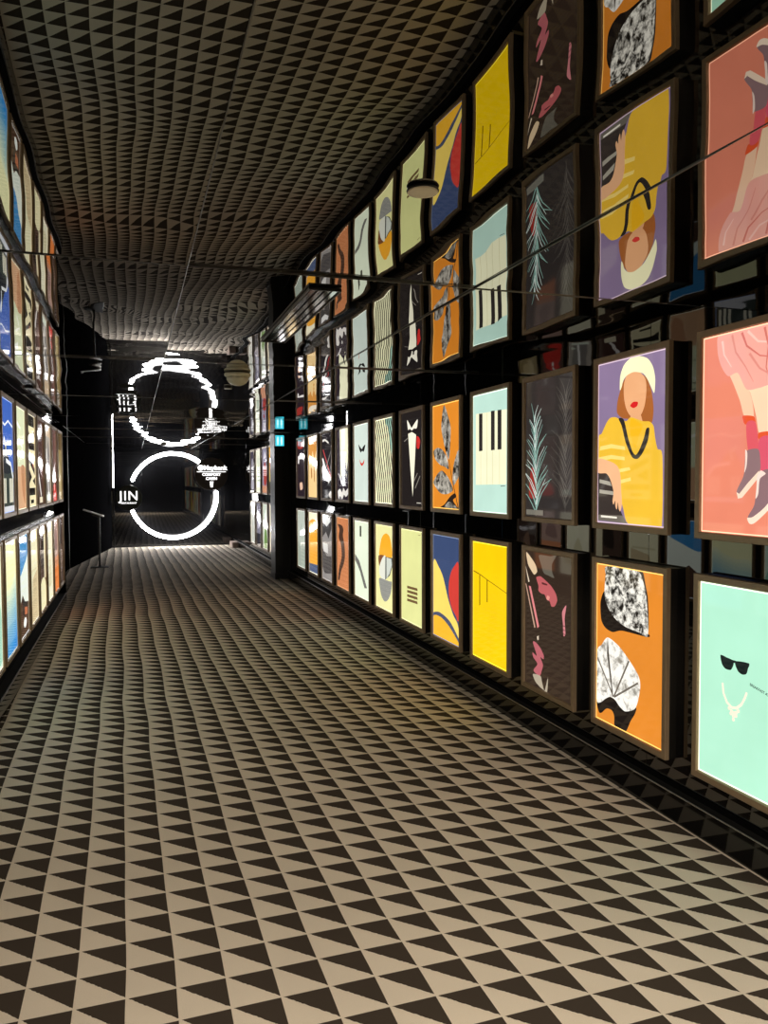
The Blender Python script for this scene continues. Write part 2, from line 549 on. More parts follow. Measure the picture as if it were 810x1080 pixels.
def lightbox(side, row, y_left, art, label, group):
    """framed lightbox: local x to the viewer's right, y into the wall, z up"""
    zb, zt = ROWS[row]
    h = zt - zb
    if side == 'R':
        root = empty('lightbox', (DR, y_left, zb), -math.pi / 2, label, 'lightbox', group)
    else:
        root = empty('lightbox', (DL, y_left, zb), math.pi / 2, label, 'lightbox', group)
    # housing: an open tray of black sheet
    hb = MB()
    W, t = BW, 0.004
    hb.box((0.003, 0.023, 0.003), (0.003 + t, GAP, h - 0.003)).box((W - 0.003 - t, 0.023, 0.003), (W - 0.003, GAP, h - 0.003))
    hb.box((0.003 + t, 0.023, 0.003), (W - 0.003 - t, GAP, 0.003 + t)).box((0.003 + t, 0.023, h - 0.003 - t), (W - 0.003 - t, GAP, h - 0.003))
    hb.box((0.003 + t, GAP - 0.004, 0.003 + t), (W - 0.003 - t, GAP - 0.001, h - 0.003 - t))
    hb.build('housing', HOUSING, root)
    # mitred frame: one profile carried round the four corners
    prof = [(0.0, 0.023), (0.0, 0.002), (0.002, 0.0), (0.027, 0.0), (0.029, 0.0015), (FW_, 0.0095), (FW_, 0.023)]
    vs_, fs_ = [], []
    for dd, y in prof:
        vs_ += rings(None, y, dd, W, h)
    n = len(prof)
    for i in range(n):
        i2 = (i + 1) % n
        for k in range(4):
            k2 = (k + 1) % 4
            fs_.append((i * 4 + k, i * 4 + k2, i2 * 4 + k2, i2 * 4 + k))
    link_mesh('frame', vs_, fs_, [BRONZE], None, root)
    # printed sheet
    iw, ih = W - 2 * FW_, h - 2 * FW_
    pb = MB()
    mats, idx = [], {}
    def mi(col):
        if col not in idx:
            idx[col] = len(mats)
            mats.append(mat_of(col))
        return idx[col]
    y = 0.0125
    x0, z0 = FW_ - 0.001, FW_ - 0.001
    ew, eh = iw + 0.002, ih + 0.002
    edge = art.edge or art.bg
    pb.add([(x0, y, z0), (x0 + ew, y, z0), (x0 + ew, y, z0 + eh), (x0, y, z0 + eh)], [(0, 1, 2, 3)], mi(('edge', art.edge) if art.edge else edge))
    # art area sits a few millimetres inside the glowing rim
    m_ = 0.0055 if art.edge else 0.0
    ax, az, aw, ah = FW_ + m_, FW_ + m_, iw - 2 * m_, ih - 2 * m_
    if art.edge:
        y -= 0.0002
        pb.add([(ax, y, az), (ax + aw, y, az), (ax + aw, y, az + ah), (ax, y, az + ah)], [(0, 1, 2, 3)], mi(art.bg))
    step = min(0.00012, 0.0022 / max(1, len(art.L)))
    for it in art.L:
        y -= step
        if it[0] == 'text':
            _, tv, tf, col, u, v, ro = it
            c, s_ = math.cos(ro), math.sin(ro)
            pb.add([(ax + u * aw + (p.x * c - p.y * s_) * aw, y, az + v * ah + (p.x * s_ + p.y * c) * aw) for p in tv], tf, mi(col))
        else:
            p, col = it
            pts = [(ax + u * aw, y, az + v * ah) for u, v in p]
            area = sum(p[i][0] * p[(i + 1) % len(p)][1] - p[(i + 1) % len(p)][0] * p[i][1] for i in range(len(p)))
            if area < 0:
                pts.reverse()
            pb.add(pts, [tuple(range(len(pts)))], mi(col))
    pb.build('poster', mats, root)
    return root

# shapes traced as fractions of their own sheets
SHAPES = {
 'woman': [
  ('hair', 'a5602f', [(0.405,0.876),(0.313,0.767),(0.299,0.685),(0.384,0.646),(0.513,0.632),(0.603,0.6),(0.691,0.573),(0.776,0.581),(0.826,0.607),(0.84,0.683),(0.805,0.79),(0.718,0.874),(0.543,0.911)]),
  ('face', 'e3a676', [(0.441,0.898),(0.405,0.849),(0.407,0.775),(0.438,0.707),(0.494,0.66),(0.577,0.633),(0.662,0.651),(0.715,0.704),(0.737,0.781),(0.726,0.852),(0.649,0.901),(0.525,0.915)]),
  ('neck', 'e3a676', [(0.53,0.665),(0.654,0.658),(0.698,0.556),(0.57,0.503),(0.478,0.58)]),
  ('beret', 'f3edc0', [(0.342,0.821),(0.348,0.906),(0.403,0.967),(0.505,1.0),(0.629,1.0),(0.75,0.974),(0.825,0.921),(0.859,0.848),(0.848,0.767),(0.804,0.804),(0.746,0.858),(0.683,0.894),(0.55,0.913),(0.452,0.901),(0.397,0.876),(0.368,0.834)]),
  ('lips', 'cf2626', [(0.504,0.713),(0.532,0.73),(0.568,0.735),(0.618,0.729),(0.608,0.707),(0.555,0.697)]),
  ('dress', 'e8b836', [(0.0,0.538),(0.052,0.564),(0.132,0.629),(0.191,0.656),(0.269,0.658),(0.346,0.642),(0.447,0.625),(0.52,0.644),(0.69,0.613),(0.786,0.606),(0.843,0.578),(0.868,0.507),(0.902,0.444),(0.968,0.401),(0.971,0.01),(0.874,0.0),(0.491,0.0),(0.395,0.114),(0.198,0.317),(0.0,0.315)]),
  ('frill', 'eeb420', [(0.52,0.636),(0.603,0.618),(0.691,0.585),(0.64,0.53),(0.589,0.459),(0.534,0.504),(0.5,0.579)]),
  ('scarf', '2f2a26', [(0.327,0.646),(0.41,0.635),(0.479,0.521),(0.546,0.438),(0.597,0.416),(0.652,0.45),(0.71,0.513),(0.743,0.566),(0.787,0.566),(0.768,0.497),(0.701,0.43),(0.626,0.393),(0.54,0.404),(0.443,0.493),(0.377,0.599)]),
  ('stripe', 'f7d878', [(0.033,0.482),(0.214,0.492),(0.425,0.471),(0.436,0.449),(0.215,0.466),(0.021,0.456)]),
  ('stripe', 'f7d878', [(0.006,0.412),(0.215,0.424),(0.426,0.407),(0.427,0.387),(0.216,0.399),(0.0,0.387)]),
  ('stripe', 'f7d878', [(0.295,0.331),(0.501,0.344),(0.52,0.326),(0.315,0.31)]),
  ('stripe', 'f7d878', [(0.327,0.263),(0.521,0.282),(0.528,0.262),(0.336,0.241)]),
  ('corner', '3a322e', [(0.0,0.312),(0.198,0.308),(0.279,0.195),(0.358,0.09),(0.423,0.032),(0.005,0.019)]),
  ('st', 'a7a091', [(0.025,0.271),(0.199,0.256),(0.227,0.228),(0.025,0.248)]),
  ('st', 'a7a091', [(0.026,0.205),(0.252,0.195),(0.268,0.171),(0.027,0.182)]),
  ('gray', '6d665c', [(0.009,0.043),(0.408,0.047),(0.476,0.001),(0.005,0.007)]),
  ('arm', 'ecb486', [(0.0,0.403),(0.197,0.384),(0.314,0.354),(0.365,0.301),(0.382,0.196),(0.395,0.121),(0.37,0.073),(0.346,0.087),(0.33,0.128),(0.316,0.082),(0.292,0.104),(0.288,0.137),(0.261,0.113),(0.245,0.134),(0.259,0.195),(0.203,0.271),(0.138,0.308),(0.0,0.315)]),
  ('text', 'efe8d8', [(0.054,0.04),(0.317,0.037),(0.317,0.026),(0.055,0.027)]),
 ],
 'legs': [
  ('legA', 'f0c3a0', [(0.161,0.968),(0.203,0.87),(0.308,0.757),(0.388,0.655),(0.434,0.578),(0.525,0.565),(0.51,0.647),(0.461,0.724),(0.384,0.815),(0.325,0.928)]),
  ('legB', 'f3cfab', [(0.418,0.759),(0.488,0.69),(0.55,0.572),(0.583,0.489),(0.693,0.488),(0.764,0.701),(0.624,0.793)]),
  ('skirt', 'eba595', [(0.146,0.997),(0.148,0.914),(0.188,0.844),(0.262,0.788),(0.362,0.796),(0.451,0.709),(0.566,0.706),(0.659,0.714),(0.801,0.727),(0.792,0.996),(0.649,1.0),(0.378,1.0),(0.233,1.0)]),
  ('cuffA', 'e0562f', [(0.421,0.581),(0.525,0.573),(0.54,0.541),(0.446,0.537),(0.424,0.557)]),
  ('sockA', 'db5a62', [(0.456,0.54),(0.547,0.541),(0.576,0.404),(0.482,0.401)]),
  ('cuffB', 'e0562f', [(0.577,0.491),(0.693,0.493),(0.698,0.462),(0.584,0.458)]),
  ('sockB', 'd9566a', [(0.58,0.458),(0.704,0.462),(0.719,0.299),(0.603,0.31)]),
  ('shoeA', '8d6f70', [(0.46,0.407),(0.575,0.413),(0.598,0.352),(0.591,0.3),(0.497,0.237),(0.396,0.178),(0.369,0.21),(0.436,0.285),(0.447,0.354)]),
  ('soleA', 'f0d6bc', [(0.367,0.204),(0.383,0.172),(0.425,0.177),(0.58,0.274),(0.587,0.31),(0.476,0.248),(0.396,0.196)]),
  ('laceA', 'ecd3c4', [(0.45,0.413),(0.471,0.396),(0.465,0.333),(0.444,0.301),(0.451,0.354)]),
  ('shoeB', '8a6b6e', [(0.589,0.3),(0.709,0.314),(0.779,0.248),(0.742,0.177),(0.646,0.103),(0.514,0.057),(0.485,0.083),(0.546,0.143),(0.565,0.227)]),
  ('soleB', 'f2dac2', [(0.479,0.078),(0.503,0.051),(0.555,0.057),(0.677,0.12),(0.78,0.198),(0.77,0.218),(0.645,0.134),(0.534,0.085)]),
  ('laceB', 'f0d8ca', [(0.571,0.284),(0.603,0.31),(0.65,0.294),(0.596,0.269),(0.582,0.196),(0.558,0.175),(0.565,0.227)]),
 ],
 'leaves': [
  ('shadow', '1d1714', [(0.113,0.832),(0.053,0.756),(0.067,0.647),(0.138,0.601),(0.258,0.587),(0.412,0.614),(0.782,0.622),(0.795,0.643),(0.467,0.677),(0.234,0.82)]),
  ('shadow', '3a342f', [(0.605,1.0),(0.711,1.0),(0.754,0.925),(0.79,0.843),(0.801,0.658),(0.718,0.692)]),
  ('FOIL', '', [(0.158,0.996),(0.623,1.0),(0.712,0.95),(0.766,0.855),(0.795,0.632),(0.667,0.635),(0.467,0.644),(0.315,0.672),(0.196,0.724),(0.121,0.81),(0.135,0.935)]),
  ('shadow', '1d1714', [(0.0,0.12),(0.227,0.17),(0.365,0.156),(0.46,0.123),(0.631,0.175),(0.618,0.135),(0.554,0.078),(0.482,0.0),(0.387,0.0),(0.302,0.0),(0.297,0.058),(0.257,0.089),(0.169,0.084),(0.088,0.042),(0.038,0.04)]),
  ('FOIL3', '', [(0.179,0.543),(0.357,0.513),(0.527,0.446),(0.666,0.372),(0.692,0.31),(0.659,0.217),(0.607,0.16),(0.472,0.122),(0.384,0.136),(0.306,0.165),(0.227,0.17),(0.147,0.143),(0.066,0.106),(0.0,0.119),(0.0,0.423),(0.079,0.483)]),
  ('vein', '4b443c', [(0.18,0.539),(0.202,0.445),(0.279,0.179),(0.263,0.176),(0.169,0.441)]),
  ('vein', '6a6258', [(0.278,0.182),(0.509,0.444),(0.531,0.44),(0.302,0.183)]),
  ('vein', '6a6258', [(0.278,0.182),(0.656,0.334),(0.664,0.323),(0.302,0.177)]),
  ('vein', '6a6258', [(0.271,0.18),(0.006,0.386),(0.022,0.395),(0.286,0.186)]),
 ],
 'sun': [
  ('lens', '18201f', [(0.223,0.645),(0.293,0.641),(0.352,0.636),(0.362,0.615),(0.333,0.584),(0.274,0.582),(0.237,0.603)]),
  ('lens', '18201f', [(0.379,0.634),(0.515,0.644),(0.509,0.617),(0.493,0.588),(0.45,0.579),(0.405,0.591)]),
  ('bridge', '18201f', [(0.344,0.637),(0.389,0.638),(0.384,0.625),(0.349,0.624)]),
  ('temple', '18201f', [(0.506,0.645),(0.522,0.644),(0.521,0.629),(0.511,0.627)]),
  ('NECK', 'f3e3c4', [(0.251,0.498),(0.26,0.456),(0.3,0.413),(0.351,0.395),(0.401,0.401),(0.45,0.428),(0.482,0.464),(0.499,0.491)]),
  ('PEND', 'f3e3c4', [(0.321,0.386),(0.352,0.373),(0.372,0.362),(0.402,0.377),(0.426,0.397),(0.373,0.34)]),
  ('TEXT', '2b3a38', [(0.526,0.544),(0.682,0.517)]),
 ],
 'palm': [
  ('STEM', '', [(0.236,0.011),(0.253,0.213),(0.221,0.462),(0.194,0.75)]),
  ('STEM2', '', [(0.848,0.042),(0.865,0.303),(0.839,0.593),(0.855,0.88)]),
  ('red', '8e2a24', [(0.126,0.354),(0.223,0.338),(0.254,0.151),(0.08,0.152)]),
 ],
 'man': [
  ('hat', 'd6bb97', [(0.016,0.987),(0.134,0.95),(0.23,0.906),(0.268,0.859),(0.204,0.83),(0.135,0.856),(0.056,0.901)]),
  ('grey_reflect', '5e594e', [(0.304,0.979),(0.432,0.987),(0.557,0.988),(0.678,1.0),(0.593,0.937),(0.594,0.877),(0.636,0.839),(0.524,0.846),(0.416,0.858),(0.36,0.909)]),  # grey reflection on the glass, drawn into the print
  ('face', 'b35a5c', [(0.25,0.812),(0.343,0.828),(0.453,0.807),(0.578,0.775),(0.672,0.73),(0.7,0.685),(0.649,0.639),(0.58,0.632),(0.544,0.664),(0.484,0.67),(0.436,0.702),(0.363,0.704),(0.3,0.72),(0.299,0.757)]),
  ('eye', '5c2c2c', [(0.38,0.788),(0.489,0.783),(0.482,0.773),(0.381,0.774)]),
  ('lip', 'd98a80', [(0.497,0.702),(0.547,0.694),(0.519,0.668),(0.476,0.676)]),
  ('clar', 'd88080', [(0.078,0.738),(0.125,0.736),(0.318,0.457),(0.281,0.44)]),
  ('clar', 'd9c7ae', [(0.0,0.883),(0.013,0.872),(0.097,0.771),(0.07,0.763)]),
  ('clar', 'c09a84', [(0.0,0.75),(0.022,0.746),(0.236,0.441),(0.209,0.435)]),
  ('key', 'cbb9a4', [(0.267,0.376),(0.312,0.388),(0.312,0.357),(0.282,0.351)]),
  ('hand', 'b25f66', [(0.18,0.322),(0.245,0.33),(0.35,0.301),(0.424,0.256),(0.417,0.228),(0.351,0.233),(0.407,0.186),(0.382,0.139),(0.334,0.092),(0.221,0.102),(0.202,0.121),(0.284,0.174),(0.193,0.21),(0.173,0.245),(0.269,0.234)]),
  ('cuff', 'ab9f8a', [(0.183,0.083),(0.353,0.095),(0.39,0.054),(0.446,0.002),(0.517,0.112),(0.5,0.0),(0.457,0.0),(0.354,0.011),(0.241,0.036)]),
  ('strap', 'c97b80', [(0.803,0.614),(0.884,0.669),(0.853,0.573),(0.871,0.471),(0.832,0.452),(0.82,0.534)]),
 ],
 'keys': [
  ('cream', 'efedc8', [(0.074,0.846),(0.968,0.837),(0.962,0.234),(0.076,0.227)]),
  ('black', '2e2a28', [(0.171,0.843),(0.279,0.84),(0.281,0.521),(0.172,0.518)]),
  ('black', '2e2a28', [(0.531,0.847),(0.638,0.846),(0.641,0.519),(0.533,0.518)]),
  ('black', '2e2a28', [(0.72,0.845),(0.829,0.842),(0.831,0.519),(0.722,0.519)]),
  ('ln', 'c9c49c', [(0.224,0.519),(0.236,0.518),(0.238,0.231),(0.225,0.231)]),
  ('ln', 'c9c49c', [(0.41,0.842),(0.422,0.841),(0.426,0.231),(0.413,0.231)]),
  ('ln', 'c9c49c', [(0.581,0.517),(0.593,0.517),(0.595,0.232),(0.583,0.232)]),
  ('ln', 'c9c49c', [(0.774,0.519),(0.786,0.519),(0.788,0.234),(0.776,0.234)]),
  ('txt', '6f7d70', [(0.811,0.222),(0.934,0.224),(0.935,0.218),(0.811,0.215)]),
 ],
 'drip': [
  ('LINE', '4a3008', [(0.0,0.745),(0.235,0.723),(0.424,0.697),(0.666,0.669),(0.981,0.63)]),
  ('drip', '5a3a08', [(0.19,0.722),(0.215,0.72),(0.217,0.462),(0.191,0.452)]),
  ('drip', '5a3a08', [(0.418,0.696),(0.442,0.695),(0.443,0.506),(0.419,0.504)]),
 ],
 'stems': [
  ('STALK', '3a2e22', [(0.603,0.468),(0.733,0.279),(0.861,0.123),(0.964,0.0)]),
  ('FOIL2', '', [(0.424,0.992),(0.581,0.884),(0.681,0.771),(0.665,0.594),(0.619,0.467),(0.526,0.519),(0.399,0.662),(0.327,0.796)]),
  ('FOIL2', '', [(0.01,0.555),(0.179,0.588),(0.367,0.563),(0.541,0.489),(0.619,0.374),(0.446,0.4),(0.285,0.418),(0.086,0.477)]),
  ('FOIL2', '', [(0.008,0.249),(0.178,0.331),(0.366,0.361),(0.603,0.289),(0.771,0.177),(0.54,0.135),(0.3,0.141),(0.135,0.187)]),
  ('FOIL2', '', [(0.978,0.547),(0.831,0.454),(0.756,0.338),(0.786,0.22),(0.89,0.259),(0.978,0.317)]),
  ('shadow', '2a211b', [(0.316,0.0),(0.461,0.038),(0.657,0.111),(0.831,0.146),(0.89,0.114),(0.771,0.079),(0.92,0.018),(0.971,0.0)]),
  ('FOIL2', '', [(0.445,0.0),(0.603,0.061),(0.786,0.044),(0.92,0.0)]),
 ],
 'wave': [
  ('yel', 'f3d465', [(0.0,0.723),(0.215,0.693),(0.395,0.599),(0.578,0.413),(0.77,0.274),(0.942,0.195),(0.971,0.004),(0.0,0.0)]),
  ('band', '4a5168', [(0.0,0.217),(0.214,0.244),(0.459,0.229),(0.694,0.186),(0.971,0.072),(0.971,0.033),(0.616,0.147),(0.296,0.201),(0.0,0.181)]),
  ('or', 'eeb32e', [(0.0,0.181),(0.296,0.201),(0.616,0.147),(0.971,0.033),(0.971,0.0),(0.0,0.0)]),
  ('red', 'cc3d35', [(0.971,0.761),(0.831,0.745),(0.694,0.672),(0.609,0.556),(0.617,0.437),(0.717,0.337),(0.868,0.275),(0.971,0.253)]),
 ],
 'tux': [
  ('shirt', 'f2ecd2', [(0.341,0.772),(0.525,0.784),(0.712,0.749),(0.644,0.433),(0.551,0.098),(0.446,0.398)]),
  ('collar', 'efe9d6', [(0.292,0.922),(0.418,0.869),(0.501,0.831),(0.608,0.86),(0.785,0.906),(0.744,0.817),(0.607,0.819),(0.517,0.801),(0.417,0.824),(0.341,0.815)]),
  ('rose', 'c9302c', [(0.743,0.729),(0.838,0.718),(0.893,0.675),(0.845,0.602),(0.742,0.615)]),
  ('ln', '8b847a', [(0.602,0.266),(0.764,0.349),(0.78,0.343),(0.618,0.257)]),
  ('ln', '8b847a', [(0.658,0.192),(0.882,0.321),(0.897,0.314),(0.674,0.183)]),
  ('ln', '8b847a', [(0.142,0.699),(0.357,0.736),(0.366,0.728),(0.151,0.691)]),
  ('txt', 'cfc9ba', [(0.737,0.038),(0.934,0.038),(0.934,0.03),(0.737,0.03)]),
 ],
 'mask': [
  ('bf', '22201f', [(0.304,0.748),(0.44,0.703),(0.539,0.682),(0.625,0.711),(0.782,0.734),(0.732,0.677),(0.659,0.643),(0.55,0.655),(0.451,0.639),(0.352,0.682)]),
  ('smile', 'd0463c', [(0.374,0.549),(0.46,0.506),(0.546,0.495),(0.632,0.512),(0.705,0.547),(0.679,0.493),(0.545,0.459),(0.422,0.488)]),
 ],
 'tri': [
  ('cream', 'f0edc8', [(0.281,1.0),(1.0,1.0),(0.96,0.632),(0.809,0.317),(0.644,0.49),(0.344,0.306),(0.298,0.696)]),
  ('dk', '2d2530', [(0.718,0.575),(0.867,0.366),(0.566,0.33)]),
  ('ln', 'cfc8c8', [(0.105,0.383),(0.226,0.364),(0.519,0.231),(0.415,0.218)]),
  ('sc', 'd8d2ca', [(0.095,0.115),(0.278,0.152),(0.426,0.105),(0.575,0.164),(0.717,0.12),(0.916,0.161),(0.942,0.086),(0.743,0.042),(0.6,0.07),(0.452,0.005),(0.275,0.051),(0.152,0.001)]),
 ],
 'rays': [
  ('r', 'b03a3a', [(0.121,0.75),(0.192,0.756),(1.0,0.295),(0.939,0.282)]),
  ('w', 'ded8d0', [(0.025,0.614),(0.151,0.626),(0.789,0.255),(0.671,0.22)]),
  ('g', '77706c', [(0.892,0.717),(0.957,0.715),(0.317,0.391),(0.247,0.392)]),
  ('wv', 'ded8d0', [(0.11,0.901),(0.358,0.914),(0.698,0.855),(0.663,0.835),(0.356,0.882),(0.144,0.872)]),
  ('c', 'cfc9c0', [(0.697,0.055),(0.833,0.109),(0.964,0.084),(0.993,0.005),(0.796,0.016)]),
 ],
 'hands': [
  ('pale', 'ecc98c', [(0.0,0.686),(0.279,0.636),(0.487,0.763),(0.637,0.615),(0.877,0.753),(0.967,0.638),(0.992,0.0),(0.0,0.0)]),
  ('finger', 'b5702c', [(0.27,0.475),(0.371,0.474),(0.404,0.328),(0.302,0.313)]),
  ('finger', 'b5702c', [(0.594,0.529),(0.672,0.528),(0.698,0.269),(0.62,0.269)]),
  ('top', 'e8dcc6', [(0.055,1.0),(0.503,1.0),(1.0,1.0),(0.962,0.921),(0.294,0.914),(0.05,0.966)]),
 ],
 'portrait': [
  ('red', '97302a', [(0.0,0.969),(0.327,0.974),(0.757,0.929),(0.707,0.839),(0.202,0.836),(0.0,0.89)]),
  ('w', 'e6e0da', [(0.1,0.713),(0.921,0.711),(0.918,0.651),(0.285,0.656),(0.233,0.569),(0.092,0.58)]),
  ('c', 'dcb49a', [(0.305,0.223),(0.626,0.239),(0.687,0.131),(0.39,0.107)]),
 ],
 'lime': [
 ],
 'circ': [
  ('or', 'eea82c', [(0.22,0.627),(0.222,0.722),(0.32,0.833),(0.456,0.892),(0.629,0.914),(0.798,0.886),(0.904,0.8),(0.92,0.642)]),
  ('brown', '7a4a28', [(0.156,0.623),(0.574,0.633),(0.54,0.448),(0.207,0.487)]),
  ('pale', 'dfe0d0', [(0.564,0.637),(0.378,0.604),(0.218,0.509),(0.184,0.432),(0.258,0.374),(0.548,0.354)]),
  ('dk', '474b48', [(0.564,0.633),(0.959,0.641),(0.957,0.539),(0.82,0.427),(0.548,0.354)]),
  ('pl', 'c9cec2', [(0.624,0.63),(0.901,0.627),(0.938,0.558),(0.8,0.446),(0.62,0.371)]),
  ('gr', '8f8f88', [(0.183,0.346),(0.548,0.354),(0.818,0.356),(0.935,0.355),(0.875,0.228),(0.716,0.13),(0.513,0.09),(0.327,0.135),(0.223,0.232)]),
 ],
 'bar': [
  ('dk', '4a4a40', [(0.349,0.943),(0.474,0.945),(0.471,0.803),(0.346,0.802)]),
  ('ln', '6f6e68', [(0.0,0.549),(0.311,0.475),(0.52,0.351),(0.854,0.15),(0.673,0.135),(0.37,0.328),(0.182,0.408),(0.0,0.465)]),
 ],
 'profile': [
  ('sil', '4a3226', [(0.046,0.903),(0.394,0.898),(0.54,0.846),(0.492,0.757),(0.605,0.637),(0.657,0.467),(0.522,0.333),(0.325,0.231),(0.169,0.092),(0.031,0.094),(0.176,0.284),(0.378,0.449),(0.309,0.622),(0.131,0.715),(0.196,0.833)]),
 ],
 'photo': [
  ('d', '3e3b3a', [(0.0,1.0),(0.951,1.0),(0.942,0.819),(0.635,0.646),(0.381,0.743),(0.0,0.641)]),
  ('l', 'd8d6d2', [(0.164,0.995),(0.563,0.966),(0.785,1.0),(0.848,0.921),(0.472,0.828),(0.158,0.871)]),
  ('d', '4e4a49', [(0.0,0.473),(0.451,0.366),(0.925,0.395),(0.914,0.129),(0.264,0.08),(0.0,0.165)]),
  ('l', 'cfccc6', [(0.036,0.563),(0.546,0.561),(0.591,0.415),(0.138,0.43)]),
 ],
 'block': [
  ('or', 'eaa433', [(0.0,0.831),(1.0,0.837),(0.939,0.165),(0.0,0.141)]),
  ('navy', '4d5a78', [(0.0,0.135),(0.938,0.159),(0.931,0.007),(0.0,0.0)]),
 ],
}
SHARP = {'stripe', 'text', 'txt', 'black', 'ln', 'cream', 'r', 'w', 'g', 'dk', 'gray', 'corner', 'st', 'drip', 'navy', 'block', 'l', 'd', 'shirt', 'temple', 'bridge', 'soleA', 'pl', 'vein', 'clar', 'key'}
def traced(a, key):
    for nm, col, pts in SHAPES[key]:
        if nm.isupper() or nm.startswith('FOIL') or nm == 'STEM2':
            if nm.startswith('FOIL'):
                a.poly(pts, nm, 2)
            continue
        a.poly(pts, col, 0 if nm in SHARP else 2)
    return a
def raw(key, nm):
    return [p for n_, c_, p in SHAPES[key] if n_ == nm][0]

def frond(a, stem, n, ln, col, col2, wd=0.014, r=None):
    """palm frond: leaflets off both sides of a bent stem"""
    r = r or random.Random(3)
    def at(t):
        t = t * (len(stem) - 1)
        i = min(int(t), len(stem) - 2)
        f = t - i
        return (stem[i][0] + (stem[i + 1][0] - stem[i][0]) * f, stem[i][1] + (stem[i + 1][1] - stem[i][1]) * f)
    a.line(stem, 0.012, col2, 0.004)
    for sg in (-1, 1):
        for k in range(n):
            t = 0.04 + 0.96 * (k + (0.5 if sg > 0 else 0.0) + r.uniform(-0.25, 0.25)) / (n + 0.5)
            x, y = at(max(0.0, t))
            L = ln * (1.05 - 0.55 * t) * r.uniform(0.7, 1.15)
            an = math.radians(48 + 22 * t + r.uniform(-9, 9))
            p1 = (x + sg * math.cos(an) * L * 0.5, y + math.sin(an) * L * 0.36)
            an -= math.radians(r.uniform(8, 26))
            p2 = (p1[0] + sg * math.cos(an) * L * 0.5, p1[1] + math.sin(an) * L * 0.33)
            a.line([(x, y), ((x + p1[0]) / 2, (y + p1[1]) / 2 + 0.006), p1, p2], wd * r.uniform(0.7, 1.2), col if r.random() < 0.6 else col2, wd * 0.2)
    return a

G_RU = 'framed lightbox posters, upper row of the right wall'
G_RL = 'framed lightbox posters, lower row of the right wall'
G_LU = 'framed lightbox posters, upper row of the left wall'
G_LL = 'framed lightbox posters, lower row of the left wall'

ru, rl, lu, ll = {}, {}, {}, {}
# ---- right wall, upper row, from the camera into the distance
a = traced(Art('e28469', 'ffb897'), 'legs')
for p_, c_ in (([(0.30, 0.99), (0.34, 0.90), (0.44, 0.82), (0.52, 0.74)], 'd98c7e'), ([(0.40, 0.99), (0.45, 0.92), (0.58, 0.86), (0.72, 0.84)], 'cf7468'),
               ([(0.46, 0.99), (0.56, 0.93), (0.70, 0.91), (0.78, 0.92)], 'f4bfb0'), ([(0.62, 0.99), (0.66, 0.90), (0.64, 0.80), (0.68, 0.73)], 'cf7468'),
               ([(0.20, 0.97), (0.22, 0.90), (0.30, 0.83)], 'f4c2b4'), ([(0.48, 0.88), (0.58, 0.80), (0.66, 0.77), (0.76, 0.76)], 'd98c7e')):
    a.line(p_, 0.022, c_, 0.006)
ru[0] = (a, 'salmon pink poster of legs in a pink skirt and grey sneakers, in bronze frame')
a = traced(Art('877392', 'b7a2b0'), 'woman')
ru[1] = (a, 'poster of a faceless red-haired woman in yellow with cream beret on purple')
a = Art('2f2a28')
st = raw('palm', 'STEM'); st2 = raw('palm', 'STEM2')
frond(a, st2, 20, 0.46, '55504a', '47423d', 0.016, random.Random(5))
a.poly(raw('palm', 'red'), '8e2a24', 2)
frond(a, st, 17, 0.44, '7fa398', 'c2d0c8', 0.024, random.Random(8))
a.rect(0.02, 0.012, 0.40, 0.05, '6d6a60')
ru[2] = (a, 'dark grey poster of silvery palm fronds with a red patch')
a = traced(Art('b9dacb', 'dcf0de'), 'keys')
ru[3] = (a, 'mint poster of cream piano keys with three black keys')
a = Art('da852a', 'f7c060')
a.line(raw('stems', 'STALK'), 0.014, '3a2e22', 0.022)
traced(a, 'stems')
ru[4] = (a, 'orange poster of a dark silver leafy stem')
a = traced(Art('231e1d'), 'tux')
ru[5] = (a, 'black poster of a tuxedo shirt, white bow tie and red rose')
a = Art('f3f0c4', 'f8f6d8')
a.poly([(0.55, 1), (1, 1), (1, 0.55), (0.86, 0.7), (0.78, 0.86)], '9ec4b0', 2)
for k in range(12):
    o_ = -0.36 + 0.115 * k
    a.line([(o_ + 0.02 * math.sin(k), 1.0), (o_ + 0.16, 0.78), (o_ + 0.26 + 0.03 * math.sin(k * 1.3), 0.55), (o_ + 0.40, 0.28), (o_ + 0.50, 0.0)], 0.05, '1c1917')
ru[6] = (a, 'cream poster of slanting black wavy stripes')
a = traced(Art('ccd9ce', 'e6efe2'), 'mask')
ru[7] = (a, 'pale grey poster of a black butterfly above a red smile')
a = traced(Art('2c232b'), 'tri')
ru[8] = (a, 'dark poster of a long cream wedge above scribbled white letters')
a = traced(Art('211d20'), 'rays')
ru[9] = (a, 'black poster crossed by thin red, white and grey streaks')
a = traced(Art('d08f45', 'eac080'), 'hands')
ru[10] = (a, 'tan and orange poster of pale raised hands')
a = traced(Art('2a2026'), 'portrait')
ru[11] = (a, 'dark plum poster with red top and white bracket, next to the pillar')
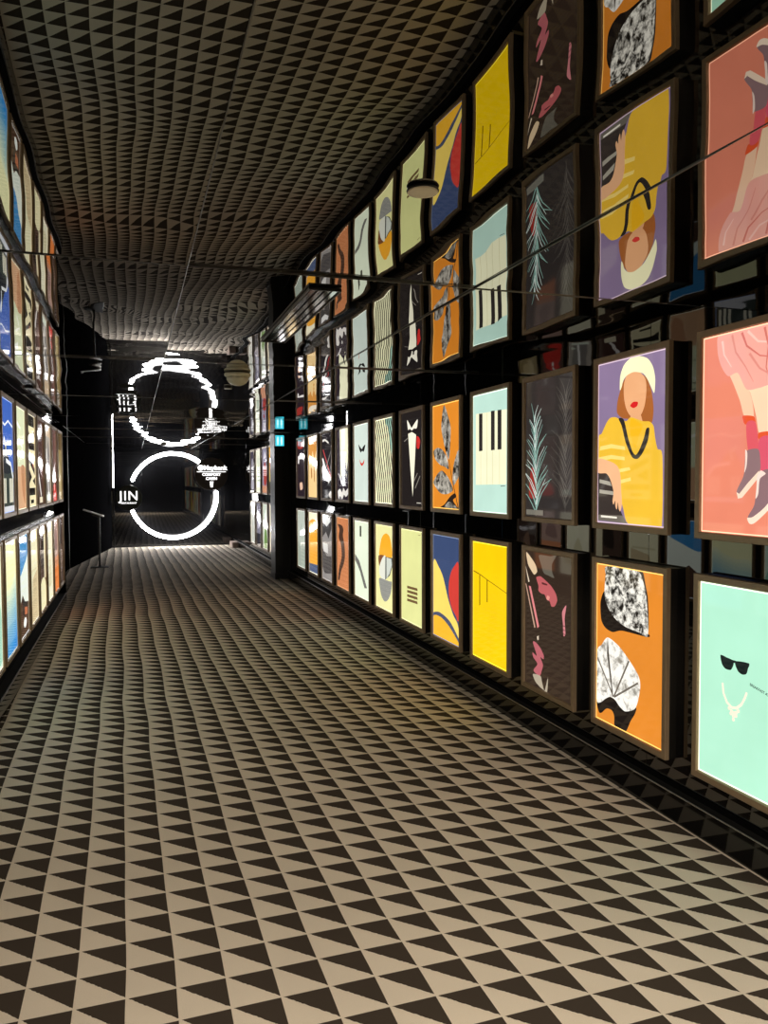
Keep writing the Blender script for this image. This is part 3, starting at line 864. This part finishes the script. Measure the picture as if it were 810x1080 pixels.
# ---- right wall, lower row
a = traced(Art('aee4c8', 'f2ffdf'), 'sun')
nk = raw('sun', 'NECK')
def along(pts, n):
    L_ = [math.hypot(pts[i + 1][0] - pts[i][0], (pts[i + 1][1] - pts[i][1]) * 1.5) for i in range(len(pts) - 1)]
    T_ = sum(L_)
    for k in range(n + 1):
        d_ = T_ * k / n
        for i, l_ in enumerate(L_):
            if d_ <= l_ or i == len(L_) - 1:
                f = d_ / l_
                yield (pts[i][0] + (pts[i + 1][0] - pts[i][0]) * f, pts[i][1] + (pts[i + 1][1] - pts[i][1]) * f)
                break
            d_ -= l_
for u, v in along(nk, 24):
    a.oval(u, v, 0.011, 0.0075, 'f6e8d2', n=12)
for u, v in ((0.325, 0.388), (0.35, 0.378), (0.375, 0.372), (0.40, 0.378), (0.422, 0.39), (0.345, 0.364), (0.372, 0.355), (0.398, 0.362), (0.372, 0.338)):
    a.oval(u, v, 0.014, 0.0095, 'f4e2cc', n=10)
a.text('BREAKFAST AT', 0.625, 0.531, 0.028, '24332f', -12, 0.0006)
rl[0] = (a, 'mint green poster of black sunglasses above a pearl necklace, in bronze frame')
a = traced(Art('da842c', 'f8bf62'), 'leaves')
rl[1] = (a, 'orange poster of two large crumpled silver leaves with black shadows')
a = traced(Art('33271f'), 'man')
for k in range(16):
    a.line([(0.42, 0.10 + 0.028 * k), (0.62, 0.107 + 0.028 * k), (0.9, 0.10 + 0.028 * k)], 0.006, '3d2f27')
rl[2] = (a, 'dark brown poster of a pink-lit face under a hat brim and a hand')
a = Art('eec60c', 'ffe640')
a.line(raw('drip', 'LINE'), 0.012, '57380a', 0.007)
traced(a, 'drip')
rl[3] = (a, 'bright yellow poster of one slanting line with two drips')
a = traced(Art('3b4a6e', '70809a'), 'wave')
rl[4] = (a, 'navy poster of a yellow wave and a red oval')
a = Art('dadb94', 'eef0b4')
for k in range(4):
    v_ = 0.385 - 0.047 * k
    a.poly([(0.27, v_), (0.76, v_ + 0.012), (0.78, v_ - 0.016), (0.27, v_ - 0.028)], '6e5535')
a.poly([(0.36, 0.33), (0.52, 0.345), (0.50, 0.31)], '6e5535')
a.poly([(0.55, 0.29), (0.66, 0.30), (0.63, 0.26)], '6e5535')
a.rect(0.80, 0.965, 0.92, 0.971, '8a7c50')
rl[5] = (a, 'pale lime poster of four brown slanted bars')
a = traced(Art('e6e2a0', 'f4f0bc'), 'circ')
rl[6] = (a, 'cream poster of an orange half disc over grey and white discs')
a = traced(Art('e1ead0', 'f0f4de'), 'bar')
rl[7] = (a, 'pale cream poster of a grey sweeping line and a small dark bar')
a = traced(Art('c47c50', 'dda070'), 'profile')
rl[8] = (a, 'terracotta poster of a tall dark ragged silhouette')
a = traced(Art('8d8884', 'b4b0ac'), 'photo')
rl[9] = (a, 'grey black-and-white photograph poster')
a = traced(Art('efe8c8', 'f6f2da'), 'block')
rl[10] = (a, 'cream poster of an orange block above a navy band')
a = Art('b4bcb0', 'd8ded2')
a.poly([(0, 0.0), (1, 0), (1, 0.3), (0.6, 0.42), (0.3, 0.35), (0, 0.45)], '9aa497', 2)
a.poly([(0.3, 0.62), (0.5, 0.78), (0.7, 0.66), (0.6, 0.5)], 'a7b0a4', 2)
rl[11] = (a, 'pale grey green poster of soft cloudy shapes, next to the pillar')
# ---- right wall, beyond the pillar (far ones)
a = Art('c9b26a')
a.rect(0, 0.70, 1, 1, 'e0a42c'); a.poly([(0.1, 0.75), (0.6, 0.82), (0.95, 0.6), (0.85, 0.35), (0.4, 0.3), (0.1, 0.5)], 'a8382a', 2); a.rect(0, 0, 1, 0.25, '3d3a2c'); a.oval(0.5, 0.12, 0.14, 0.06, 'd8d4c4')
ru[12] = (a, 'yellow poster with red figure, first of four posters beyond the pillar')
a = Art('8b8496')
a.poly([(0.2, 0.55), (0.5, 0.7), (0.9, 0.5), (0.8, 0.2), (0.3, 0.2)], '9c3a34', 2); a.rect(0, 0, 1, 0.16, 'c2896b'); a.poly([(0.2, 0.75), (0.5, 0.95), (0.8, 0.8)], 'cfcad0')
ru[13] = (a, 'mauve poster with red shape, second of four posters beyond the pillar')
a = Art('e3e4cf', 'f4f4e4')
a.poly([(0.25, 0.2), (0.5, 0.7), (0.8, 0.25)], 'b4bfae', 1); a.oval(0.5, 0.75, 0.2, 0.13, 'cdd2bd')
ru[14] = (a, 'cream poster with pale green wedge, third of four posters beyond the pillar')
a = Art('45404a')
a.poly([(0.1, 0.1), (0.5, 0.5), (0.9, 0.1)], 'a7a4ab', 1); a.oval(0.5, 0.68, 0.26, 0.15, '8f8b93')
ru[15] = (a, 'dark grey poster with pale head-like oval, furthest of the right upper row')
a = Art('e5ddc2', 'f2ecd8')
a.poly([(0.3, 0.0), (0.45, 0.45), (0.75, 0.55), (0.85, 0.2), (0.7, 0)], 'b5764f', 2)
rl[12] = (a, 'cream poster with rust brown shape, first of four posters beyond the pillar')
a = Art('c3cbb8', 'dfe4d6')
a.poly([(0.2, 0.0), (0.3, 0.35), (0.6, 0.5), (0.85, 0.3), (0.8, 0)], '6c8a4c', 2); a.poly([(0.3, 0.6), (0.6, 0.9), (0.8, 0.6)], 'e8ece4', 1)
rl[13] = (a, 'pale poster with green leafy shape, second of four posters beyond the pillar')
a = Art('77737f')
a.rect(0, 0, 1, 0.28, '2c2a30'); a.poly([(0.2, 0.4), (0.5, 0.85), (0.8, 0.5)], 'b8b4be', 1)
rl[14] = (a, 'slate grey poster with dark base, third of four posters beyond the pillar')
a = Art('cfcfc4', 'e8e8de')
a.poly([(0.35, 0.1), (0.5, 0.8), (0.65, 0.1)], 'aaaaa0', 1)
rl[15] = (a, 'off white poster with faint grey spire, furthest of the right lower row')
# ---- added ones on the right, out of view, for their light on the floor
a = Art('d9c9a0', 'efe2c0'); a.oval(0.5, 0.6, 0.3, 0.2, 'b8673f'); a.rect(0.2, 0.1, 0.8, 0.25, '51657a')
ru[-1] = (a, 'added unseen sand poster of a rust disc above a blue bar, before the pink legs poster')
a = Art('9fb9c9', 'c6d8e0'); a.poly([(0.1, 0.1), (0.5, 0.8), (0.9, 0.1)], 'e9e2cc', 1)
rl[-1] = (a, 'added unseen light blue poster of a cream peak, before the sunglasses poster')
a = Art('c9cf9d', 'e6e9c4'); a.poly([(0.2, 0.2), (0.3, 0.7), (0.7, 0.85), (0.8, 0.3)], '5d7a55', 2)
ru[-2] = (a, 'added unseen pale olive poster of a green leaf form, nearest of the right upper row')
a = Art('e0b04a', 'f2d084'); a.rect(0.0, 0.0, 1, 0.35, '9a4f33'); a.oval(0.5, 0.62, 0.22, 0.146, 'f3e7c8')
rl[-2] = (a, 'added unseen ochre poster of a cream disc over brown ground, nearest of the right lower row')

# ---- left wall, upper row
a = Art('3d62b4', '8ea2d0')
a.rect(0, 0, 1, 0.36, '39413c'); a.line([(0, 0.80), (0.3, 0.77), (0.6, 0.82), (1, 0.78)], 0.03, 'e6eaf0')
a.poly([(0.05, 0.36), (0.30, 0.62), (0.55, 0.50), (0.8, 0.36)], '23282d', 1); a.line([(0.2, 0.66), (0.35, 0.58), (0.3, 0.5)], 0.05, 'eef0ee')
a.line([(0.35, 0.46), (0.75, 0.43), (0.95, 0.30)], 0.06, 'e8eaea')
for u in (0.12, 0.24, 0.62, 0.74, 0.86):
    a.rect(u, 0.08, u + 0.07, 0.30, 'ddd8c2')
a.rect(0, 0, 1, 0.05, 'cfd0d4')
lu[0] = (a, 'blue poster of white sweeps above pale columns, upper row of the left wall')
a = Art('d5dab4', 'e8e6cc')
a.rect(0, 0, 1, 0.42, 'cda27c'); a.line([(0.15, 0.85), (0.5, 0.80), (0.3, 0.70), (0.7, 0.62), (0.45, 0.5)], 0.06, 'f6f6ea'); a.poly([(0.5, 0.42), (0.6, 0.15), (0.9, 0.05), (0.95, 0.4)], 'b98560', 2)
lu[1] = (a, 'pale green and peach poster with a white squiggle, upper row of the left wall')
a = Art('e3d8ae', 'efe8cc')
for v0, v1 in ((0.88, 1.0), (0.62, 0.70), (0.12, 0.20)):
    a.rect(0.05, v0, 0.95, v1, '1d1915')
a.poly([(0.1, 0.85), (0.45, 0.72), (0.95, 0.85), (0.95, 0.78), (0.5, 0.70), (0.1, 0.78)], '1d1915')
a.poly([(0.1, 0.58), (0.9, 0.42), (0.9, 0.34), (0.1, 0.5)], '1d1915'); a.poly([(0.1, 0.42), (0.5, 0.32), (0.1, 0.24)], '1d1915'); a.poly([(0.95, 0.32), (0.6, 0.28), (0.95, 0.22)], '1d1915')
a.rect(0.3, 0.03, 0.7, 0.07, '1d1915'); a.poly([(0.55, 0.5), (0.75, 0.46), (0.72, 0.40)], 'b06a5c')
lu[2] = (a, 'cream poster of heavy black block shapes, upper row of the left wall')
a = Art('4a332c')
a.line([(0.2, 0.35), (0.35, 0.25), (0.55, 0.1)], 0.10, 'e3dcd4'); a.line([(0.3, 0.9), (0.5, 0.86), (0.8, 0.92)], 0.05, 'cfc6be'); a.rect(0.3, 0.02, 0.75, 0.09, 'dcd2b4'); a.poly([(0.5, 0.4), (0.8, 0.55), (0.85, 0.3)], '66473e', 1)
lu[3] = (a, 'dark brown poster with white curved strokes, upper row of the left wall')
a = Art('a69c90', 'd2c8b8')
a.poly([(0.2, 0.1), (0.35, 0.5), (0.6, 0.8), (0.85, 0.6), (0.8, 0.1)], '837c76', 2); a.line([(0.3, 0.7), (0.5, 0.3), (0.6, 0.1)], 0.09, 'f0ece4'); a.rect(0, 0.86, 1, 1, 'c2aa8c'); a.rect(0.1, 0.02, 0.9, 0.10, 'd8e0cc')
lu[4] = (a, 'grey and tan poster with one white stroke, upper row of the left wall')
a = Art('5c4038')
a.poly([(0.1, 0.02), (0.2, 0.2), (0.6, 0.25), (0.9, 0.1), (0.9, 0)], 'c5362c', 2); a.line([(0.6, 0.55), (0.4, 0.3), (0.5, 0.15)], 0.08, 'efe6dc'); a.rect(0.55, 0.5, 0.95, 0.95, '705048')
lu[5] = (a, 'brown poster with red base and white stroke, upper row of the left wall')
a = Art('8d7a50')
a.rect(0.0, 0.75, 1, 1, '5c4a30'); a.poly([(0.2, 0.1), (0.5, 0.6), (0.8, 0.1)], 'b5a276', 1)
lu[6] = (a, 'olive brown poster, furthest of the left upper row')
# ---- left wall, lower row
a = Art('e8e8b4', 'f2f2d0')
N_ = 14
for k in range(N_):
    f = k / (N_ - 1.0)
    c_ = [int(0xde + (0x2f - 0xde) * f), int(0xe6 + (0x84 - 0xe6) * f), int(0xc0 + (0xc8 - 0xc0) * f)]
    v1 = 0.62 - 0.62 * k / N_
    a.poly([(0, 0), (1, 0), (1, v1 + 0.05), (0.7, v1 + 0.01), (0.4, v1 - 0.04), (0, v1 - 0.07)], '%02x%02x%02x' % tuple(c_), 1)
ll[0] = (a, 'pale yellow poster fading into watercolour blue, lower row of the left wall')
a = Art('dfe6d8', 'd6dde0')
a.poly([(0, 0.62), (0, 1), (1, 1), (1, 0.80), (0.6, 0.70)], '3f86bb', 2); a.poly([(0, 0.0), (0, 0.30), (0.35, 0.42), (0.6, 0.33), (1, 0.30), (1, 0)], '4a3428'); a.poly([(0.30, 0.40), (0.62, 0.33), (0.95, 0.30), (0.95, 0.16), (0.4, 0.2)], '2c2826'); a.poly([(0.55, 0.28), (0.9, 0.25), (0.85, 0.18), (0.55, 0.2)], 'b56a48'); a.oval(0.58, 0.12, 0.16, 0.05, 'e9ebe4')
ll[1] = (a, 'blue and white poster with dark brown base, lower row of the left wall')
a = Art('e2dcb6', 'efead0')
a.poly([(0.1, 0.0), (0.3, 0.48), (0.95, 0.55), (0.95, 0)], 'c7b48c', 0); a.rect(0.1, 0.55, 0.9, 0.58, 'cfc7a0')
ll[2] = (a, 'cream poster with beige triangle, lower row of the left wall')
a = Art('4a382e', '9c8468')
a.poly([(0.05, 0), (0.1, 0.28), (0.5, 0.38), (0.95, 0.30), (0.95, 0)], 'e4dcb0', 1); a.poly([(0.3, 0.5), (0.35, 0.8), (0.65, 0.85), (0.72, 0.55)], '2a211c', 2); a.rect(0.75, 0.35, 1, 0.95, 'd6cba8')
ll[3] = (a, 'dark brown figure poster with cream base, lower row of the left wall')
a = Art('e4dfc0', 'f0ecd6')
a.poly([(0.2, 0.2), (0.5, 0.6), (0.8, 0.2)], 'd2caa4', 1)
ll[4] = (a, 'plain cream poster with faint beige peak, lower row of the left wall')
a = Art('a98a7c')
a.rect(0, 0.0, 1, 0.34, 'd7793c'); a.rect(0, 0.34, 1, 0.48, 'c2805a'); a.poly([(0.2, 0.55), (0.5, 0.9), (0.8, 0.6)], '8c6f66', 1)
ll[5] = (a, 'mauve and orange poster, lower row of the left wall')
a = Art('3c2d26')
a.poly([(0.3, 0.1), (0.45, 0.6), (0.75, 0.4)], '6b5343', 1)
ll[6] = (a, 'dark brown poster, furthest of the left lower row')
# nearest on the left: first pair seen, the rest added for their floor light
near_l = [
    ('6b4a3c', 'e7d9b4', '2f6f9c', 'brown and blue poster at the very edge of the photo, left upper row', 'cfe6d2', '9ccbb4', 'f0ead0', 'mint poster at the very edge of the photo, left lower row'),
    ('dfe3d0', '3f5a3c', 'b9c7ae', 'added unseen pale poster of a dark green leaf, second nearest of the left upper row', 'c9d6d2', '4f7f9a', 'e8efe8', 'added unseen pale blue poster of a mountain shape, second nearest of the left lower row'),
    ('d8c8a0', '7a3f2e', 'efe4c6', 'added unseen sand poster of a brown vase, nearest of the left upper row', 'b7cfc6', '6f8f88', 'e4ece2', 'added unseen sea green poster of grey hills, nearest of the left lower row'),
]
for k, (b1, c1, d1, n1, b2, c2, d2, n2) in enumerate(near_l):
    a = Art(b1, d1)
    a.poly([(0.5, 0.12), (0.72, 0.35), (0.70, 0.6), (0.5, 0.85), (0.30, 0.6), (0.28, 0.35)], c1, 2).line([(0.5, 0.05), (0.5, 0.8)], 0.012, d1)
    lu[-1 - k] = (a, n1)
    a = Art(b2, d2)
    a.poly([(0, 0.05), (0, 0.35), (0.3, 0.55), (0.5, 0.42), (0.75, 0.6), (1, 0.4), (1, 0.05)], c2, 1).rect(0.1, 0.85, 0.5, 0.88, c2)
    ll[-1 - k] = (a, n2)

def right_y(k):
    return T0_R + (k if k < 12 else k + 2.2) * PITCH_R * (1.0 if k < 12 else 0.998)
for k in sorted(ru):
    lightbox('R', 1, right_y(k), ru[k][0], ru[k][1], G_RU)
for k in sorted(rl):
    lightbox('R', 0, right_y(k), rl[k][0], rl[k][1], G_RL)
for k in sorted(lu):
    lightbox('L', 1, T0_L + k * PITCH_L, lu[k][0], lu[k][1], G_LU)
for k in sorted(ll):
    lightbox('L', 0, T0_L + k * PITCH_L, ll[k][0], ll[k][1], G_LL)

# ------------------------------------------------------------------ pillar, far end, small things
pl = MB().box((2.17, 12.50, 0), (WR - 0.001, 12.92, CEIL - 0.012), bev=0.006)
pl.box((2.162, 12.492, 0), (2.375, 12.928, 0.10), bev=0.003)
structure(pl.build('pillar', MATTE_BLACK))

# ring of white neon on the far wall, in two arcs between the round signs
RC, RR = Vector((0.925, 19.58, 1.245)), 1.025
WHITE_LIGHT = glow('white_neon', (1.0, 0.985, 0.99), RING)
root = empty('ring_light', (RC.x, FAR, RC.z), 0, 'large glowing white ring light mounted on the black far wall', 'light')
def A(deg):
    return math.radians(deg)
Mr = Matrix.Translation((0, RC.y - FAR, 0))
for a0, a1 in ((52, 158), (199, 364)):
    arc = MB().arc(RR, 0.043, A(a0), A(a1), M=Mr).build('light_tube', WHITE_LIGHT, root, smooth=True)
for deg in (75, 105, 135, 215, 245, 275, 305, 335):
    x, z = RR * math.cos(A(deg)), RR * math.sin(A(deg))
    M = Matrix.Translation((x, RC.y - FAR + 0.04, z)) @ Matrix.Rotation(-math.pi / 2, 4, 'X')
    MB().lathe([(0.030, 0.0), (0.030, 0.008), (0.012, 0.010), (0.012, 0.118), (0.026, 0.120), (0.026, 0.128)], 16, M).build('bracket', DARK_STEEL, root, smooth=False)

LETTER = glow('white_sign_letters', (1, 0.99, 0.97), SIGN * 1.2)
def front_text(mb, txt, size, x, y, z, bold=0.0, depth=0.012, mi=0):
    vs, fs = text_mesh(txt, size, bold)
    n = len(vs)
    f = [(x + p.x, y, z + p.y) for p in vs]
    bk = [(x + p.x, y + depth, z + p.y) for p in vs]
    cnt = {}
    for q in fs:
        for i in range(len(q)):
            e = (q[i], q[(i + 1) % len(q)])
            cnt[e] = 1
    sides = [(e[1], e[0], e[0] + n, e[1] + n) for e in cnt if (e[1], e[0]) not in cnt]
    mb.add(f + bk, fs + [tuple(reversed([i + n for i in q])) for q in fs] + sides, mi)

def round_sign(x, y, z, r, mat, label):
    root = empty('round_sign', (x, FAR, z), 0, label, 'sign', 'round signs on the far ring')
    dy = y - FAR
    M = Matrix.Translation((0, dy, 0)) @ Matrix.Rotation(-math.pi / 2, 4, 'X')
    MB().lathe([(r - 0.012, 0.0), (r - 0.003, 0.002), (r, 0.010), (r, 0.075), (r - 0.006, 0.080)], 64, M).build('disc', mat, root, smooth=False)
    MB().lathe([(0.05, 0.08), (0.05, -dy - 0.012), (0.09, -dy - 0.010), (0.09, -dy - 0.001)], 24, M).build('mounting_arm', DARK_STEEL, root)
    return root, dy
s1, dy = round_sign(-0.115, 19.42, 1.205, 0.305, OLIVE_DISC, 'round dark sign with three big white letters on the left of the ring light')
t = MB(); front_text(t, 'JIN', 0.31, 0.0, dy - 0.013, 0.04, 0.001); t.build('lettering', LETTER, s1)
t = MB(); front_text(t, 'RESTAURANT', 0.058, 0.0, dy - 0.013, -0.125, 0.0005); t.build('lettering', LETTER, s1)
s2, dy = round_sign(1.815, 19.40, 1.77, 0.40, BROWN_DISC, 'round dark brown sign with white lettering on the right of the ring light')
t = MB(); front_text(t, 'Maybank', 0.158, 0.095, dy - 0.013, 0.145, 0.004); t.build('lettering', LETTER, s2)
t = MB()
M = Matrix.Translation((-0.255, dy - 0.013, 0.15)) @ Matrix.Rotation(-math.pi / 2, 4, 'X')
t.lathe([(0.068, 0.0), (0.070, 0.002), (0.070, 0.012)], 32, M)
t.build('emblem', LETTER, s2)
t = MB().box((-0.345, dy - 0.013, 0.045), (0.345, dy - 0.001, 0.062)); t.build('rule_line', LETTER, s2)
t = MB(); front_text(t, 'COMFORT', 0.092, 0.0, dy - 0.013, -0.015, 0.003); t.build('lettering', LETTER, s2)
t = MB(); front_text(t, 'CABIN', 0.092, 0.0, dy - 0.013, -0.115, 0.003); t.build('lettering', LETTER, s2)
# small upright figure under the words
t = MB().box((-0.035, dy - 0.013, -0.28), (0.035, dy - 0.001, -0.21), bev=0.004).box((-0.028, dy - 0.013, -0.325), (0.028, dy - 0.001, -0.283), bev=0.004)
t.box((-0.044, dy - 0.013, -0.206), (0.044, dy - 0.001, -0.185), bev=0.003)
t.build('pictogram', LETTER, s2)

# slim glowing white line beside the left sign, backed by an added dark channel
e = empty('glowing_line', (-0.46, 19.66, 0), 0, 'slim upright glowing white line at the far left corner, above the lettered round sign', 'light')
MB().box((-0.014, 0.004, 0), (0.014, 0.03, 2.353), bev=0.002).build('channel', DARK_STEEL, e)
MB().box((-0.008, -0.010, 1.45), (0.008, 0.004, 2.35), bev=0.003).build('light_tube', WHITE_LIGHT, e)

# menu stand
ms = empty('menu_stand', (-0.625, 15.35, 0), 0, 'slim black floor stand with a sloping white-edged top at the left of the far end', 'stand')
b = MB().box((-0.16, -0.13, 0), (0.16, 0.13, 0.012), bev=0.004); b.build('base_plate', DARK_STEEL, ms)
b = MB().box((-0.018, -0.018, 0.012), (0.018, 0.018, 0.99), bev=0.004); b.box((-0.026, -0.026, 0.012), (0.026, 0.026, 0.03), bev=0.004); b.build('pole', DARK_STEEL, ms)
Mt = Matrix.Translation((-0.09, 0, 1.015)) @ Matrix.Rotation(math.radians(20), 4, 'Y')
b = MB().box((-0.19, -0.15, -0.008), (0.19, 0.15, 0.008), M=Mt, bev=0.003); tp = b.build('display_plate', STEEL, ms)
b = MB().box((-0.17, -0.13, 0.0082), (0.17, 0.13, 0.0098), M=Mt); b.build('menu_sheet', WHITE, tp)
b = MB().box((-0.02, -0.02, -0.05), (0.10, 0.02, -0.0085), M=Mt, bev=0.004); b.build('tilt_bracket', DARK_STEEL, ms)

# block at the far right corner
b = MB().box((0, 0, 0), (0.15, 0.55, 0.13), bev=0.008)
o = b.build('stone_block', STONE, None, loc=(2.22, 18.7, 0.0)); o['label'] = 'small pale pinkish block on the floor in the far right corner'; o['category'] = 'block'

# small lit sign hung beside the pillar top
CYAN = glow('cyan_sign_face', (0.02, 0.50, 0.62), SIGN * 0.9)
PICT = glow('white_sign_picture', (0.55, 0.95, 1.0), SIGN)
es = empty('hanging_sign', (2.24, 12.42, CEIL - 0.02), 0, 'small cyan lit sign hanging from the ceiling above the black pillar', 'sign')
b = MB().box((-0.075, -0.02, -0.21), (0.075, 0.02, -0.03), bev=0.004); b.build('sign_case', DARK_STEEL, es)
b = MB().box((-0.069, -0.0225, -0.204), (0.069, -0.0205, -0.036)); b.build('sign_face', CYAN, es)
for x in (-0.03, 0.03):
    b = MB()
    b.lathe([(0.013, 0), (0.014, 0.0015)], 20, Matrix.Translation((x, -0.0242, -0.075)) @ Matrix.Rotation(-math.pi / 2, 4, 'X'))
    b.box((x - 0.013, -0.0242, -0.15), (x + 0.013, -0.0227, -0.092)).box((x - 0.010, -0.0242, -0.188), (x - 0.002, -0.0227, -0.15)).box((x + 0.002, -0.0242, -0.188), (x + 0.010, -0.0227, -0.15))
    b.build('pictogram', PICT, es)
b = MB()
for x in (-0.05, 0.05):
    b.box((x - 0.004, -0.004, -0.03), (x + 0.004, 0.004, 0.012))
b.build('hanger', DARK_STEEL, es)

# flat round ceiling speaker near the camera
def flat_disc(name, x, y, r, th, label, cat, mat, group=None):
    e = empty(name, (x, y, CEIL - 0.0035), 0, label, cat, group)
    MB().lathe([(r * 0.9, 0.003), (r * 0.97, 0.0), (r, -th * 0.45), (r * 0.985, -th * 0.8), (r * 0.93, -th)], 48).build('rim', DARK_STEEL, e, smooth=False)
    MB().lathe([(r * 0.93, -th + 0.001), (r * 0.92, -th - 0.003), (r * 0.6, -th - 0.005)], 48).build('cover', mat, e, smooth=False)
    return e
flat_disc('ceiling_speaker', 0.75, 1.98, 0.044, 0.0045, 'flat round beige disc fixed to the mirrored ceiling nearest the camera', 'ceiling disc', CREAM)
e = empty('dome_detector', (0.73, 5.72, CEIL - 0.003), 0, 'cream dome hanging under the mirrored ceiling in front of the ring light', 'dome')
MB().lathe([(0.055, 0.004), (0.092, 0.0), (0.096, -0.006), (0.094, -0.018), (0.082, -0.026)], 48).build('base_ring', CREAM, e, smooth=True)
MB().lathe([(0.080, -0.026), (0.078, -0.045), (0.064, -0.066), (0.044, -0.080), (0.022, -0.087), (0.004, -0.089)], 48).build('dome_cover', CREAM, e, smooth=True)
flat_disc('ceiling_disc', 0.76, 6.58, 0.034, 0.010, 'tiny white flat disc on the ceiling just behind the cream dome', 'ceiling disc', WHITE)
e = empty('ceiling_ring', (0.61, 16.9, CEIL - 0.004), 0, 'tiny white ring fitting on the ceiling right above the ring light', 'ceiling fitting')
MB().lathe([(0.045, 0.006), (0.058, 0.0), (0.060, -0.02), (0.050, -0.034), (0.038, -0.034), (0.034, -0.015)], 40).build('rim', WHITE, e, smooth=True)
MB().lathe([(0.033, -0.006), (0.032, -0.012), (0.016, -0.013)], 32).build('lens', BLACK_GLASS, e)

# linear slot air diffuser under the mirror
e = empty('slot_diffuser', (0.75, 3.09, CEIL - 0.014), 0, 'long narrow slatted metal air diffuser under the mirrored ceiling at its centre right', 'air diffuser')
b = MB()
W2, L2 = 0.068, 1.24
b.box((-W2, 0, 0), (-W2 + 0.006, L2, 0.011), bev=0.001).box((W2 - 0.006, 0, 0), (W2, L2, 0.011), bev=0.001)
b.box((-W2 + 0.006, 0, 0), (W2 - 0.006, 0.008, 0.011), bev=0.001).box((-W2 + 0.006, L2 - 0.008, 0), (W2 - 0.006, L2, 0.011), bev=0.001)
b.build('frame', DARK_STEEL, e)
SLAT = plain('polished_slat', (0.6, 0.6, 0.58), rough=0.08, metal=1.0, bscale=10)
for k in range(4):
    x = -0.045 + 0.030 * k
    Ms = Matrix.Translation((x, 0, 0.0045)) @ Matrix.Rotation(math.radians(-7), 4, 'Y')
    MB().box((-0.012, 0.011, -0.0015), (0.012, L2 - 0.011, 0.0015), M=Ms).build('slat', SLAT, e)
MB().box((-W2 + 0.007, 0.009, 0.0085), (W2 - 0.007, L2 - 0.009, 0.0105)).build('back_plate', MATTE_BLACK, e)
